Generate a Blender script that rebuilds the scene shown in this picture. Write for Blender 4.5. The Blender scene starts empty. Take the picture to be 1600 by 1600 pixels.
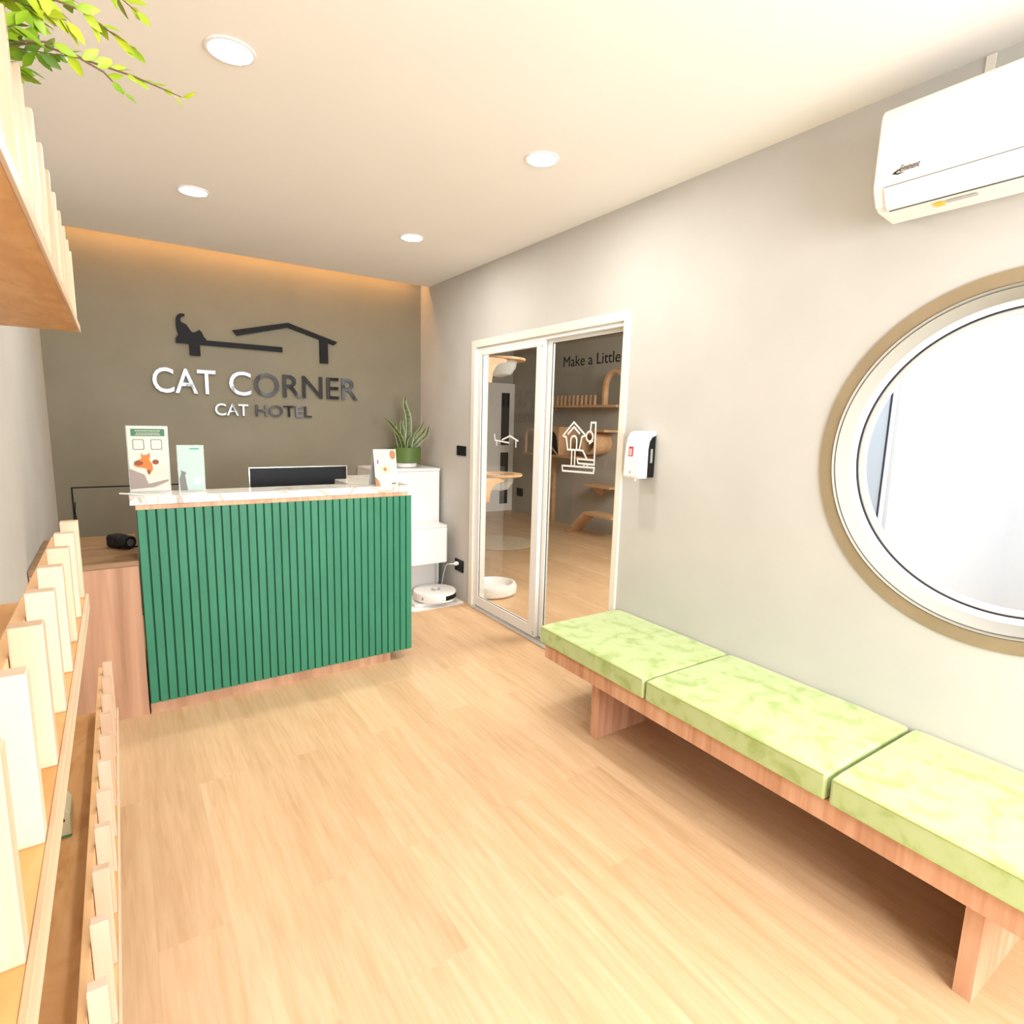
import bpy, bmesh, math, random
from mathutils import Vector, Matrix
from math import sin, cos, pi, radians, sqrt, atan2

# ---------------------------------------------------------------- camera
YAW, PITCH, ROLL, FPX = 0.6026157, -0.1566499, 0.0266032, 897.17
CAMZ = 1.48
sc = bpy.context.scene
col = sc.collection
cd = bpy.data.cameras.new('camera')
cam = bpy.data.objects.new('camera', cd)
col.objects.link(cam)
fw = Vector((sin(YAW)*cos(PITCH), cos(YAW)*cos(PITCH), sin(PITCH)))
ri = Vector((cos(YAW), -sin(YAW), 0)); up = ri.cross(fw)
ri2 = ri*cos(ROLL) + up*sin(ROLL); up2 = ri2.cross(fw)
mw = Matrix((ri2, up2, -fw)).transposed().to_4x4()
mw.translation = Vector((0, 0, CAMZ))
cam.matrix_world = mw
cd.sensor_fit = 'HORIZONTAL'; cd.sensor_width = 36; cd.lens = FPX/1600*36
cd.clip_start = 0.02; cd.clip_end = 100
sc.camera = cam

# ---------------------------------------------------------------- world, daylight, exposure
vs = sc.view_settings
vs.view_transform = 'Standard'; vs.look = 'None'; vs.exposure = 0.75; vs.gamma = 1.0
vs.use_curve_mapping = False
w = bpy.data.worlds.new('world'); sc.world = w; w.use_nodes = True
bg = w.node_tree.nodes['Background']
bg.inputs[0].default_value = (0.86, 0.93, 1.0, 1); bg.inputs[1].default_value = 1.0

def area(name, loc, size, energy, color, direction, parent=None, shape='RECTANGLE', spread=180):
    d = bpy.data.lights.new(name, 'AREA'); d.energy = energy; d.color = color
    d.shape = shape; d.size = size[0]
    if shape == 'RECTANGLE': d.size_y = size[1]
    d.spread = radians(spread)
    o = bpy.data.objects.new(name, d); col.objects.link(o)
    o.rotation_euler = Vector(direction).to_track_quat('-Z', 'Y').to_euler()
    o.location = loc
    if parent:
        o.parent = parent; o.location = Vector(loc) - parent.location
    return o
# daylight through the shop front behind the camera
area('daylight_front', (1.15, -1.69, 1.55), (1.8, 1.7), 114, (0.97, 0.985, 1.0), (0, 1, -0.22))
# daylight outside the round window
area('daylight_court', (3.6, 0.3, 2.8), (1.6, 1.6), 26, (0.93, 0.97, 1.0), (-0.25, 0.2, -1))
# daylight in the cat room next door
area('daylight_cat_room', (3.9, 2.5, 2.3), (2.0, 1.0), 80, (1.0, 0.97, 0.93), (0.1, 0.7, -1))
COVE_E, DOWN_E = 4.2, 6.8

# ---------------------------------------------------------------- frames and helpers
DL = 0.017992; WC = 2.2127387
Wn = Vector((cos(DL), -sin(DL), 0)); Ud = Vector((sin(DL), cos(DL), 0))
# right wall frame: local x = distance behind the wall plane (negative = into the room), local y = along wall
RW = Matrix((Wn, Ud, Vector((0, 0, 1)))).transposed().to_4x4()
RW.translation = Wn*WC
ID = Matrix.Identity(4)
def rwp(off, s, z): return RW @ Vector((-off, s, z))

class MB:
    def __init__(s, M=ID): s.bm = bmesh.new(); s.M = M
    def box(s, x0, x1, y0, y1, z0, z1, R=None):
        vs_ = [Vector((x, y, z)) for z in (z0, z1) for y in (y0, y1) for x in (x0, x1)]
        if R is not None:
            c = Vector(((x0+x1)/2, (y0+y1)/2, (z0+z1)/2)); vs_ = [R @ (v-c) + c for v in vs_]
        v = [s.bm.verts.new(s.M @ p) for p in vs_]
        for f in ((0,2,3,1),(4,5,7,6),(0,1,5,4),(2,6,7,3),(0,4,6,2),(1,3,7,5)):
            s.bm.faces.new([v[i] for i in f])
        return s
    def prism(s, pts, a0, a1, plane='xz'):
        """extrude polygon pts (2D) between a0..a1 on the axis missing from plane"""
        def P(p, a):
            return {'xz': Vector((p[0], a, p[1])), 'yz': Vector((a, p[0], p[1])), 'xy': Vector((p[0], p[1], a))}[plane]
        A = [s.bm.verts.new(s.M @ P(p, a0)) for p in pts]; B = [s.bm.verts.new(s.M @ P(p, a1)) for p in pts]
        s.bm.faces.new(A); s.bm.faces.new(B[::-1]); n = len(pts)
        for i in range(n): s.bm.faces.new((A[i], B[i], B[(i+1) % n], A[(i+1) % n]))
        return s
    def lathe(s, prof, c, axis='z', n=40, sx=1, sy=1, closed=False):
        rings = []
        for r, h in prof:
            ring = []
            for k in range(n):
                a = 2*pi*k/n; u, v = r*cos(a)*sx, r*sin(a)*sy
                p = {'z': Vector((u, v, h)), 'x': Vector((h, u, v)), 'y': Vector((u, h, v))}[axis]
                ring.append(s.bm.verts.new(s.M @ (p + Vector(c))))
            rings.append(ring)
        m = len(rings)
        for i in range(m if closed else m-1):
            a, b = rings[i], rings[(i+1) % m]
            for k in range(n): s.bm.faces.new((a[k], a[(k+1) % n], b[(k+1) % n], b[k]))
        if not closed:
            s.bm.faces.new(rings[0][::-1]); s.bm.faces.new(rings[-1])
        return s
    def tube(s, pts, r, n=8):
        pts = [Vector(p) for p in pts]; rings = []
        for i, p in enumerate(pts):
            t = (pts[min(i+1, len(pts)-1)] - pts[max(i-1, 0)]).normalized()
            a = t.cross(Vector((0, 0, 1)))
            if a.length < 1e-3: a = t.cross(Vector((1, 0, 0)))
            a.normalize(); b = t.cross(a)
            rr = r[i] if isinstance(r, (list, tuple)) else r
            rings.append([s.bm.verts.new(s.M @ (p + a*rr*cos(2*pi*k/n) + b*rr*sin(2*pi*k/n))) for k in range(n)])
        for i in range(len(rings)-1):
            for k in range(n): s.bm.faces.new((rings[i][k], rings[i][(k+1) % n], rings[i+1][(k+1) % n], rings[i+1][k]))
        s.bm.faces.new(rings[0][::-1]); s.bm.faces.new(rings[-1])
        return s
    def poly(s, pts):
        s.bm.faces.new([s.bm.verts.new(s.M @ Vector(p)) for p in pts]); return s
    def build(s, name, mat, parent=None, bevel=0, smooth=False, seg=2, loc=None):
        bmesh.ops.recalc_face_normals(s.bm, faces=s.bm.faces)
        base = Vector((0, 0, 0)); P = parent
        while P is not None: base = base + P.location; P = P.parent
        off = base if parent is not None else (Vector(loc) if loc is not None else base)
        if parent is not None and parent.type == 'MESH': pass
        for v in s.bm.verts: v.co -= off
        me = bpy.data.meshes.new(name); s.bm.to_mesh(me); s.bm.free()
        o = bpy.data.objects.new(name, me); col.objects.link(o)
        if mat: me.materials.append(mat)
        if parent is not None: o.parent = parent
        elif loc is not None: o.location = loc
        if bevel:
            m = o.modifiers.new('bevel', 'BEVEL'); m.width = bevel; m.segments = seg; m.limit_method = 'ANGLE'; m.angle_limit = radians(40)
            m.harden_normals = False
        if smooth:
            for p in me.polygons: p.use_smooth = True
            try: me.set_sharp_from_angle(angle=radians(38))
            except Exception: pass
        return o

def thing(name, label, cat, loc, group=None):
    o = bpy.data.objects.new(name, None); col.objects.link(o); o.location = loc
    o.empty_display_size = 0.1
    o['label'] = label; o['category'] = cat
    if group: o['group'] = group
    return o
def tag(o, label, cat, group=None):
    o['label'] = label; o['category'] = cat
    if group: o['group'] = group
    return o
def struct(o): o['kind'] = 'structure'; return o

def text_obj(name, s, origin, ax, ay, an, width, height, depth, mat, parent, shear=0, bold=0.0):
    """text fitted into width x height, lower-left at origin, running along ax"""
    cu = bpy.data.curves.new(name, 'FONT'); cu.body = s; cu.size = 1; cu.extrude = 0.5; cu.shear = shear
    cu.offset = bold; cu.resolution_u = 4
    t = bpy.data.objects.new(name, cu); col.objects.link(t)
    dg = bpy.context.evaluated_depsgraph_get(); dg.update()
    me = bpy.data.meshes.new_from_object(t.evaluated_get(dg)); bpy.data.objects.remove(t); bpy.data.curves.remove(cu)
    xs = [v.co.x for v in me.vertices]; ys = [v.co.y for v in me.vertices]
    x0, x1, y0, y1 = min(xs), max(xs), min(ys), max(ys)
    base = Vector((0, 0, 0)); P = parent
    while P is not None: base = base + P.location; P = P.parent
    for v in me.vertices:
        u = (v.co.x-x0)/(x1-x0)*width; h = (v.co.y-y0)/(y1-y0)*height; d = (v.co.z+0.5)*depth
        v.co = Vector(origin) + Vector(ax)*u + Vector(ay)*h + Vector(an)*d - base
    me.materials.clear(); me.materials.append(mat); me.name = name
    o = bpy.data.objects.new(name, me); col.objects.link(o)
    if parent is not None: o.parent = parent
    return o

# ---------------------------------------------------------------- materials
def mat(name, color=(.8,.8,.8), rough=.5, metal=0, spec=.5, emit=None, estr=0, trans=0, alpha=1, coat=0, ior=1.45):
    m = bpy.data.materials.new(name); m.use_nodes = True
    b = m.node_tree.nodes['Principled BSDF']
    b.inputs['Base Color'].default_value = (*color, 1); b.inputs['Roughness'].default_value = rough
    b.inputs['Metallic'].default_value = metal; b.inputs['Specular IOR Level'].default_value = spec
    b.inputs['Transmission Weight'].default_value = trans; b.inputs['Alpha'].default_value = alpha
    b.inputs['Coat Weight'].default_value = coat; b.inputs['IOR'].default_value = ior
    if emit: b.inputs['Emission Color'].default_value = (*emit, 1); b.inputs['Emission Strength'].default_value = estr
    return m
def nodes(m): return m.node_tree, m.node_tree.nodes['Principled BSDF']
def ramp(nt, stops):
    r = nt.nodes.new('ShaderNodeValToRGB'); e = r.color_ramp.elements
    while len(e) < len(stops): e.new(0.5)
    for k, (p, c) in enumerate(stops): e[k].position = p; e[k].color = (*c, 1)
    return r
def noisy(name, stops, scale=(1,1,1), nscale=5, detail=4, rough=.6, bump=0, dist=0, **kw):
    m = mat(name, stops[0][1], rough, **kw); nt, b = nodes(m)
    tc = nt.nodes.new('ShaderNodeTexCoord'); mp = nt.nodes.new('ShaderNodeMapping'); mp.inputs['Scale'].default_value = scale
    nz = nt.nodes.new('ShaderNodeTexNoise'); nz.inputs['Scale'].default_value = nscale; nz.inputs['Detail'].default_value = detail
    nz.inputs['Distortion'].default_value = dist
    r = ramp(nt, stops); L = nt.links.new
    L(tc.outputs['Object'], mp.inputs[0]); L(mp.outputs[0], nz.inputs['Vector']); L(nz.outputs[0], r.inputs[0]); L(r.outputs[0], b.inputs['Base Color'])
    if bump:
        bp = nt.nodes.new('ShaderNodeBump'); bp.inputs['Strength'].default_value = bump; bp.inputs['Distance'].default_value = .003
        L(nz.outputs[0], bp.inputs['Height']); L(bp.outputs[0], b.inputs['Normal'])
    return m
def wood(name, c_dark, c_mid, c_light, axis='z', rough=.45, grain=26, stretch=.06, big=2.2):
    """grain along axis: fine streaks plus slow tone drift"""
    m = mat(name, c_mid, rough); nt, b = nodes(m); L = nt.links.new
    tc = nt.nodes.new('ShaderNodeTexCoord'); info = nt.nodes.new('ShaderNodeObjectInfo')
    add = nt.nodes.new('ShaderNodeVectorMath'); add.operation = 'ADD'
    ml = nt.nodes.new('ShaderNodeVectorMath'); ml.operation = 'SCALE'; ml.inputs['Scale'].default_value = 7.0
    L(info.outputs['Random'], ml.inputs[0]); L(tc.outputs['Object'], add.inputs[0]); L(ml.outputs[0], add.inputs[1])
    sc_ = {'x': (stretch, 1, 1), 'y': (1, stretch, 1), 'z': (1, 1, stretch)}[axis]
    mp = nt.nodes.new('ShaderNodeMapping'); mp.inputs['Scale'].default_value = sc_; L(add.outputs[0], mp.inputs[0])
    n1 = nt.nodes.new('ShaderNodeTexNoise'); n1.inputs['Scale'].default_value = grain; n1.inputs['Detail'].default_value = 5; n1.inputs['Distortion'].default_value = .6
    n2 = nt.nodes.new('ShaderNodeTexNoise'); n2.inputs['Scale'].default_value = grain*.22; n2.inputs['Detail'].default_value = 2; n2.inputs['Distortion'].default_value = 1.2
    L(mp.outputs[0], n1.inputs['Vector']); L(mp.outputs[0], n2.inputs['Vector'])
    mx = nt.nodes.new('ShaderNodeMix'); mx.data_type = 'FLOAT'; mx.inputs[0].default_value = .55
    L(n1.outputs[0], mx.inputs[2]); L(n2.outputs[0], mx.inputs[3])
    r = ramp(nt, [(.36, c_dark), (.5, c_mid), (.64, c_light)]); L(mx.outputs[0], r.inputs[0]); L(r.outputs[0], b.inputs['Base Color'])
    bp = nt.nodes.new('ShaderNodeBump'); bp.inputs['Strength'].default_value = .08; bp.inputs['Distance'].default_value = .002
    L(n1.outputs[0], bp.inputs['Height']); L(bp.outputs[0], b.inputs['Normal'])
    return m

def floor_mat():
    m = mat('oak vinyl planks', (.6,.4,.2), .42); nt, b = nodes(m); L = nt.links.new
    tc = nt.nodes.new('ShaderNodeTexCoord')
    mp = nt.nodes.new('ShaderNodeMapping'); mp.inputs['Rotation'].default_value = (0, 0, radians(90))
    L(tc.outputs['Object'], mp.inputs[0])
    br = nt.nodes.new('ShaderNodeTexBrick')
    br.inputs['Scale'].default_value = 1; br.inputs['Brick Width'].default_value = 1.22; br.inputs['Row Height'].default_value = .183
    br.inputs['Mortar Size'].default_value = .0006; br.inputs['Bias'].default_value = -.1
    br.inputs['Color1'].default_value = (0.15, 0.15, 0.15, 1); br.inputs['Color2'].default_value = (.85, .85, .85, 1); br.inputs['Mortar'].default_value = (.3, .3, .3, 1)
    br.offset = .37
    L(mp.outputs[0], br.inputs['Vector'])
    mp2 = nt.nodes.new('ShaderNodeMapping'); mp2.inputs['Scale'].default_value = (1, .07, 1); 
    ad = nt.nodes.new('ShaderNodeVectorMath'); ad.operation = 'MULTIPLY_ADD'; ad.inputs[1].default_value = (5, 5, 5)
    L(br.outputs['Color'], ad.inputs[0]); L(tc.outputs['Object'], ad.inputs[2]); L(ad.outputs[0], mp2.inputs[0])
    n1 = nt.nodes.new('ShaderNodeTexNoise'); n1.inputs['Scale'].default_value = 60; n1.inputs['Detail'].default_value = 6; n1.inputs['Distortion'].default_value = .7
    n2 = nt.nodes.new('ShaderNodeTexNoise'); n2.inputs['Scale'].default_value = 7; n2.inputs['Detail'].default_value = 3; n2.inputs['Distortion'].default_value = 1.6
    L(mp2.outputs[0], n1.inputs['Vector']); L(mp2.outputs[0], n2.inputs['Vector'])
    mx = nt.nodes.new('ShaderNodeMix'); mx.data_type = 'FLOAT'; mx.inputs[0].default_value = .5; L(n1.outputs[0], mx.inputs[2]); L(n2.outputs[0], mx.inputs[3])
    r = ramp(nt, [(.30, FL[0]), (.5, FL[1]), (.66, FL[2])]); L(mx.outputs[0], r.inputs[0])
    tone = nt.nodes.new('ShaderNodeMix'); tone.data_type = 'RGBA'; tone.blend_type = 'MULTIPLY'; tone.inputs[0].default_value = 1
    rt = ramp(nt, [(.1, (.91, .885, .86)), (.9, (1.03, 1.03, 1.03))]); L(br.outputs['Color'], rt.inputs[0])
    L(r.outputs[0], tone.inputs[6]); L(rt.outputs[0], tone.inputs[7]); L(tone.outputs[2], b.inputs['Base Color'])
    return m
FL = [(.53, .33, .175), (.62, .41, .235), (.68, .475, .29)]
M = {}
M['floor'] = floor_mat()
M['wall'] = noisy('grey beige paint', [(.3, (.515, .497, .460)), (.7, (.55, .53, .49))], nscale=3, rough=.85)
M['wall_left'] = noisy('grey paint', [(.3, (.46, .44, .40)), (.7, (.49, .47, .43))], nscale=3, rough=.9)
M['backwall'] = noisy('olive taupe paint', [(.3, (.195, .170, .118)), (.7, (.215, .188, .132))], nscale=4, rough=.8)
M['ceiling'] = noisy('ceiling paint', [(.3, (.86, .835, .79)), (.7, (.88, .855, .81))], nscale=2, rough=.9)
M['white'] = mat('white gloss plastic', (.86, .85, .83), .28)
M['white_warm'] = mat('warm white plastic', (.88, .83, .79), .3)
M['alu'] = mat('white powder coated aluminium', (.80, .80, .77), .35)
M['cream'] = mat('cream painted frame', (.78, .74, .64), .45)
M['tan'] = noisy('tan painted ring', [(.3, (.27, .205, .12)), (.7, (.31, .235, .14))], nscale=6, rough=.6)
M['black'] = mat('black plastic', (.009, .009, .010), .45, spec=.2)
M['gasket'] = mat('dark rubber gasket', (.02, .018, .03), .5)
M['gloss_black'] = mat('gloss black acrylic', (.006, .007, .010), .06, coat=.5)
M['matte_black'] = mat('satin black acrylic', (.006, .006, .007), .55, spec=.2)
M['green'] = noisy('green painted slats', [(.3, (.024, .18, .098)), (.7, (.034, .22, .124))], nscale=9, rough=.5, scale=(1, 1, .3))
M['green_dark'] = mat('dark green groove', (.008, .065, .04), .7)
M['bench_wood'] = wood('red oak laminate', (.48, .235, .135), (.60, .32, .19), (.70, .42, .27), 'z', grain=40, stretch=.05)
M['counter_wood'] = wood('brown oak laminate', (.36, .19, .11), (.48, .27, .165), (.58, .345, .22), 'z', grain=22, stretch=.05)
M['counter_top_wood_shaded'] = wood('brown oak laminate lengthwise with painted shade', (.19, .105, .05), (.26, .148, .072), (.33, .195, .10), 'x', grain=22, stretch=.06)  # partly own brown, partly shade on the cabinet top put into the colour
M['pine'] = wood('pale pine', (.50, .335, .22), (.575, .41, .285), (.62, .475, .355), 'z', grain=24, stretch=.06)
M['pine_y'] = wood('pale pine lengthwise', (.54, .36, .22), (.62, .45, .31), (.68, .53, .39), 'y', grain=20, stretch=.06)
M['pine_board'] = noisy('amber plywood', [(.35, (.55, .27, .085)), (.5, (.65, .35, .13)), (.68, (.73, .44, .20))], scale=(1.6, .5, 1), nscale=7, detail=5, dist=1.5, rough=.45)
M['pine_rail_warm_lit'] = wood('pine rail with painted warm light', (.62, .36, .16), (.74, .47, .24), (.80, .56, .32), 'y', grain=20)  # warm light reflected onto the rail is put into its colour
M['maple'] = wood('cat furniture wood', (.52, .30, .15), (.62, .38, .2), (.70, .45, .26), 'y', grain=18)
M['olive_pot'] = mat('olive green pot', (.085, .145, .03), .5)
M['soil'] = noisy('soil', [(.4, (.02, .012, .008)), (.6, (.05, .03, .02))], nscale=60)
M['paper'] = mat('printed card', (.58, .56, .49), .4)
M['mint'] = mat('mint card', (.38, .49, .46), .4)
M['print_green'] = mat('dark green print', (.03, .15, .07), .5)
M['print_teal'] = mat('teal print', (.04, .35, .24), .5)
M['orange'] = mat('ginger fur print', (.55, .17, .03), .6)
M['dark_orange'] = mat('dark ginger print', (.24, .06, .02), .6)
M['cream_print'] = mat('cream print', (.60, .54, .45), .5)
M['brown_print'] = mat('brown print', (.36, .16, .07), .5)
M['peach'] = mat('peach print', (.85, .5, .36), .5)
M['grey_print'] = mat('grey print', (.16, .15, .14), .5)
M['taupe_print'] = mat('taupe print', (.28, .22, .2), .5)
M['purple'] = mat('purple print', (.18, .06, .25), .5)
M['acrylic'] = mat('clear acrylic', (.92, .95, .93), .05, alpha=.22)
M['red'] = mat('red label', (.65, .03, .06), .4)
M['pink'] = mat('pink label', (.85, .45, .45), .4)
M['yellow'] = mat('yellow sticker', (.85, .55, .05), .4)
M['silver'] = mat('silver plastic', (.62, .60, .57), .25, metal=.6)
M['grey'] = mat('mid grey plastic', (.3, .3, .3), .4)
M['dkgrey'] = mat('dark grey', (.08, .08, .085), .4)
M['decal'] = mat('white vinyl decal', (.85, .85, .82), .5)
M['decal_black'] = mat('black vinyl lettering', (.004, .004, .004), .8, spec=.05)
M['stem'] = mat('brown stem', (.12, .07, .03), .7)
M['velvet'] = noisy('lime velvet', [(.34, (.34, .43, .14)), (.47, (.45, .54, .235)), (.60, (.48, .565, .275))], scale=(1, 1, 1), nscale=13, detail=10, dist=.3, rough=.75)
nt_, b_ = nodes(M['velvet']); b_.inputs['Sheen Weight'].default_value = .6; b_.inputs['Sheen Roughness'].default_value = .35; b_.inputs['Sheen Tint'].default_value = (.9, 1, .75, 1)
M['velvet_seam'] = mat('lime piping', (.38, .42, .13), .7)
M['leaf'] = noisy('leaf green', [(.35, (.10, .22, .006)), (.5, (.22, .35, .01)), (.66, (.42, .46, .02))], nscale=9, detail=2, rough=.5)
nt_, b_ = nodes(M['leaf']); b_.inputs['Subsurface Weight'].default_value = .0
M['snake'] = noisy('snake plant leaf', [(.4, (.02, .05, .012)), (.6, (.07, .11, .03))], scale=(1, 1, 3), nscale=22, rough=.4)
M['snake_edge'] = mat('snake plant pale margin', (.34, .35, .13), .45)
M['far_wall'] = noisy('cat room paint', [(.3, (.42, .395, .34)), (.7, (.45, .42, .365))], nscale=3, rough=.85)
M['dark_glass'] = mat('dark door glass', (.03, .035, .035), .12)
M['pale_grey'] = mat('pale grey plastic', (.60, .59, .57), .35)
M['pale_lime'] = mat('pale lime card', (.78, .82, .60), .5)
M['pane'] = mat('pane with painted reflection', (.42, .46, .50), .3)  # opaque grey-blue: the veiling reflection on the glass is painted in
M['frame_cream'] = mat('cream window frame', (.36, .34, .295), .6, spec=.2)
M['exterior'] = mat('exterior render', (.88, .89, .9), .8)
M['warm_led'] = mat('warm led strip', (1, .8, .5), .5, emit=(1.0, .52, .15), estr=3)
M['lamp'] = mat('lit diffuser', (1, 1, 1), .5, emit=(1.0, .95, .86), estr=9)
def glass_mat(name, tint=(.80, .82, .80)):
    m = bpy.data.materials.new(name); m.use_nodes = True; nt = m.node_tree; nt.nodes.clear(); L = nt.links.new
    o = nt.nodes.new('ShaderNodeOutputMaterial'); t = nt.nodes.new('ShaderNodeBsdfTransparent'); g = nt.nodes.new('ShaderNodeBsdfGlossy')
    t.inputs[0].default_value = (*tint, 1); g.inputs['Roughness'].default_value = .01
    f = nt.nodes.new('ShaderNodeFresnel'); f.inputs[0].default_value = 1.5; mx = nt.nodes.new('ShaderNodeMixShader')
    ge = nt.nodes.new('ShaderNodeNewGeometry'); sb = nt.nodes.new('ShaderNodeMath'); sb.operation = 'SUBTRACT'; sb.inputs[0].default_value = 1.0
    ml = nt.nodes.new('ShaderNodeMath'); ml.operation = 'MULTIPLY'; L(ge.outputs['Backfacing'], sb.inputs[1]); L(f.outputs[0], ml.inputs[0]); L(sb.outputs[0], ml.inputs[1])
    L(ml.outputs[0], mx.inputs[0]); L(t.outputs[0], mx.inputs[1]); L(g.outputs[0], mx.inputs[2]); L(mx.outputs[0], o.inputs[0])
    return m
M['glass'] = glass_mat('door glass', (.86, .86, .84))
M['window_glass'] = glass_mat('window glass', (.97, .98, .98))
def marble():
    m = mat('white marble', (.8, .78, .74), .12); nt, b = nodes(m); L = nt.links.new
    tc = nt.nodes.new('ShaderNodeTexCoord'); nz = nt.nodes.new('ShaderNodeTexNoise'); nz.inputs['Scale'].default_value = 2.4; nz.inputs['Detail'].default_value = 3
    nz.inputs['Distortion'].default_value = 1.5
    mp = nt.nodes.new('ShaderNodeMapping'); mp.inputs['Rotation'].default_value = (0, 0, .9); mp.inputs['Scale'].default_value = (1, 2.5, 1)
    L(tc.outputs['Object'], mp.inputs[0]); L(mp.outputs[0], nz.inputs['Vector'])
    r = ramp(nt, [(.46, (.70, .68, .62)), (.492, (.52, .46, .38)), (.50, (.42, .38, .33)), (.52, (.70, .68, .62))]); L(nz.outputs[0], r.inputs[0]); L(r.outputs[0], b.inputs['Base Color'])
    return m
M['marble'] = marble()

# ================================================================ SETTING
XL, YB, YF, HC = -0.362, 4.854, -1.6, 2.597
YC = 4.688     # ceiling stops here, light cove behind
XR0 = 2.42     # room 2 side of the right wall
R2X, R2Y, R2F = 5.42, 7.95, 1.45
struct(MB().box(XL-.1, 6.0, YF-.1, 8.05, -.08, 0).build('floor', M['floor']))
struct(MB().box(XL-.1, 2.42, YF-.1, YC, HC, HC+.05).build('ceiling', M['ceiling']))
struct(MB().box(XL-.1, 2.42, YC-.02, YB+.1, 2.76, 2.80).build('ceiling_cove', M['ceiling']))
struct(MB().box(XL-.1, XL, YF-.1, YB+.1, 0, 2.8).build('wall_left', M['wall_left']))
struct(MB().box(XL-.1, 2.42, YB, YB+.1, 0, 2.8).build('wall_back', M['backwall']))
# front wall with shop glazing opening behind the camera
f = MB()
f.box(XL-.1, 2.3, YF-.1, YF, 2.35, 2.65); f.box(XL-.1, -.25, YF-.1, YF, 0, 2.35); f.box(2.1, 2.3, YF-.1, YF, 0, 2.35)
struct(f.build('wall_front', M['wall']))
f = MB(); f.box(-.25, 2.1, YF-.05, YF+.0, 2.29, 2.35).box(-.25, 2.1, YF-.05, YF, 0, .08).box(-.25, 2.1, YF-.05, YF, 1.98, 2.03).box(-.25, -.19, YF-.05, YF, .08, 2.29).box(2.04, 2.1, YF-.05, YF, .08, 2.29)
for x_ in (.30, .36, 1.02, 1.08, 1.72): f.box(x_, x_+.045, YF-.05, YF, .08, 2.29)  # unseen bars, added to break up reflections of the front daylight
w3 = thing('added_reflection_bars', 'unseen white frame bars added behind the camera to pattern reflections', 'window', (.95, YF, 0)); w3['kind'] = 'structure'
f.build('window_frame', M['alu'], w3)

# right wall (frame coordinates: x = behind wall, y = along)
WT = .10
SC, ZC, RO = .62, 1.389, .5357
f = MB(RW)
def wall_piece(y0, y1, z0, z1): f.box(0, WT, y0, y1, z0, z1)
wall_piece(3.943, YB+.06, 0, 2.8)
wall_piece(2.265, 3.943, 2.068, 2.8)
HS = .62
wall_piece(SC+HS, 2.265, 0, 2.8)
wall_piece(YF-.1, SC-HS, 0, 2.8)
wall_piece(SC-HS, SC+HS, 0, ZC-HS)
wall_piece(SC-HS, SC+HS, ZC+HS, 2.8)
N = 96
for x in (0, WT):
    ci = []; sq = []
    for k in range(N):
        a = 2*pi*k/N; c_, s_ = cos(a), sin(a); q = HS/max(abs(c_), abs(s_))
        ci.append(f.bm.verts.new(RW @ Vector((x, SC+RO*c_, ZC+RO*s_)))); sq.append(f.bm.verts.new(RW @ Vector((x, SC+q*c_, ZC+q*s_))))
    for k in range(N): f.bm.faces.new((ci[k], ci[(k+1) % N], sq[(k+1) % N], sq[k]))
    if x == 0: c0 = ci
for k in range(N): f.bm.faces.new((c0[k], c0[(k+1) % N], ci[(k+1) % N], ci[k]))
# corner squares need real corners
struct(f.build('wall_right', M['wall']))

# round window
win = thing('window_1', 'round window with tan outer ring and white frame in the right wall', 'window', rwp(0, SC, ZC)); win['kind'] = 'structure'
MB(RW).lathe([(RO, .02), (.5795, .02), (.5795, -.006), (RO, -.006)], (0, SC, ZC), 'x', 128, closed=True).build('outer_ring', M['tan'], win, smooth=True)
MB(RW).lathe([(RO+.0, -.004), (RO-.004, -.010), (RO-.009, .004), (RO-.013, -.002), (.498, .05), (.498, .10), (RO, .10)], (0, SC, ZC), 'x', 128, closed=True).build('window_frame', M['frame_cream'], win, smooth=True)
MB(RW).lathe([(.4978, .0505), (.481, .066), (.481, .10), (.4978, .10)], (0, SC, ZC), 'x', 128, closed=True).build('glazing_bead', M['white'], win, smooth=True)
MB(RW).lathe([(.482, .066), (.476, .066), (.476, .074), (.482, .074)], (0, SC, ZC), 'x', 128, closed=True).build('gasket', M['gasket'], win, smooth=True)
MB(RW).lathe([(.482, .078), (.46, .078), (.46, .10), (.482, .10)], (0, SC, ZC), 'x', 128, closed=True).build('outer_bead', M['white'], win, smooth=True)
MB(RW).lathe([(.001, .072), (.480, .072), (.480, .076), (.001, .076)], (0, SC, ZC), 'x', 96).build('glass', M['window_glass'], win)

# outside the round window: court wall, neighbouring glazed shop front
struct(MB().box(2.5, 7.5, R2F-.03, R2F+.03, 2.55, 3.3).box(3.50, 7.5, R2F-.03, R2F+.03, -.1, 2.55).build('wall_court', M['exterior']))
struct(MB().box(5.6, 5.7, -2.5, R2F-.03, -.1, 3.3).build('wall_court_side', M['exterior']))
w2 = thing('window_2', 'tall fixed glass pane seen outside through the round window', 'window', (2.95, R2F, 0)); w2['kind'] = 'structure'
MB().box(2.48, 3.43, R2F-.006, R2F+.006, .06, 2.5).build('glass', M['pane'], w2)
MB().box(3.43, 3.442, R2F-.012, R2F+.012, .06, 2.5).build('gasket', M['gasket'], w2)
MB().box(3.442, 3.499, R2F-.012, R2F+.03, 0, 2.55).box(2.43, 3.442, R2F-.03, R2F+.03, 2.5, 2.55).box(2.43, 3.442, R2F-.03, R2F+.03, 0, .06).build('window_frame', M['white'], w2)
struct(MB().box(2.44, 7.5, -2.5, R2F-.04, -.12, -.081).build('court_paving', M['exterior']))

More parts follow.
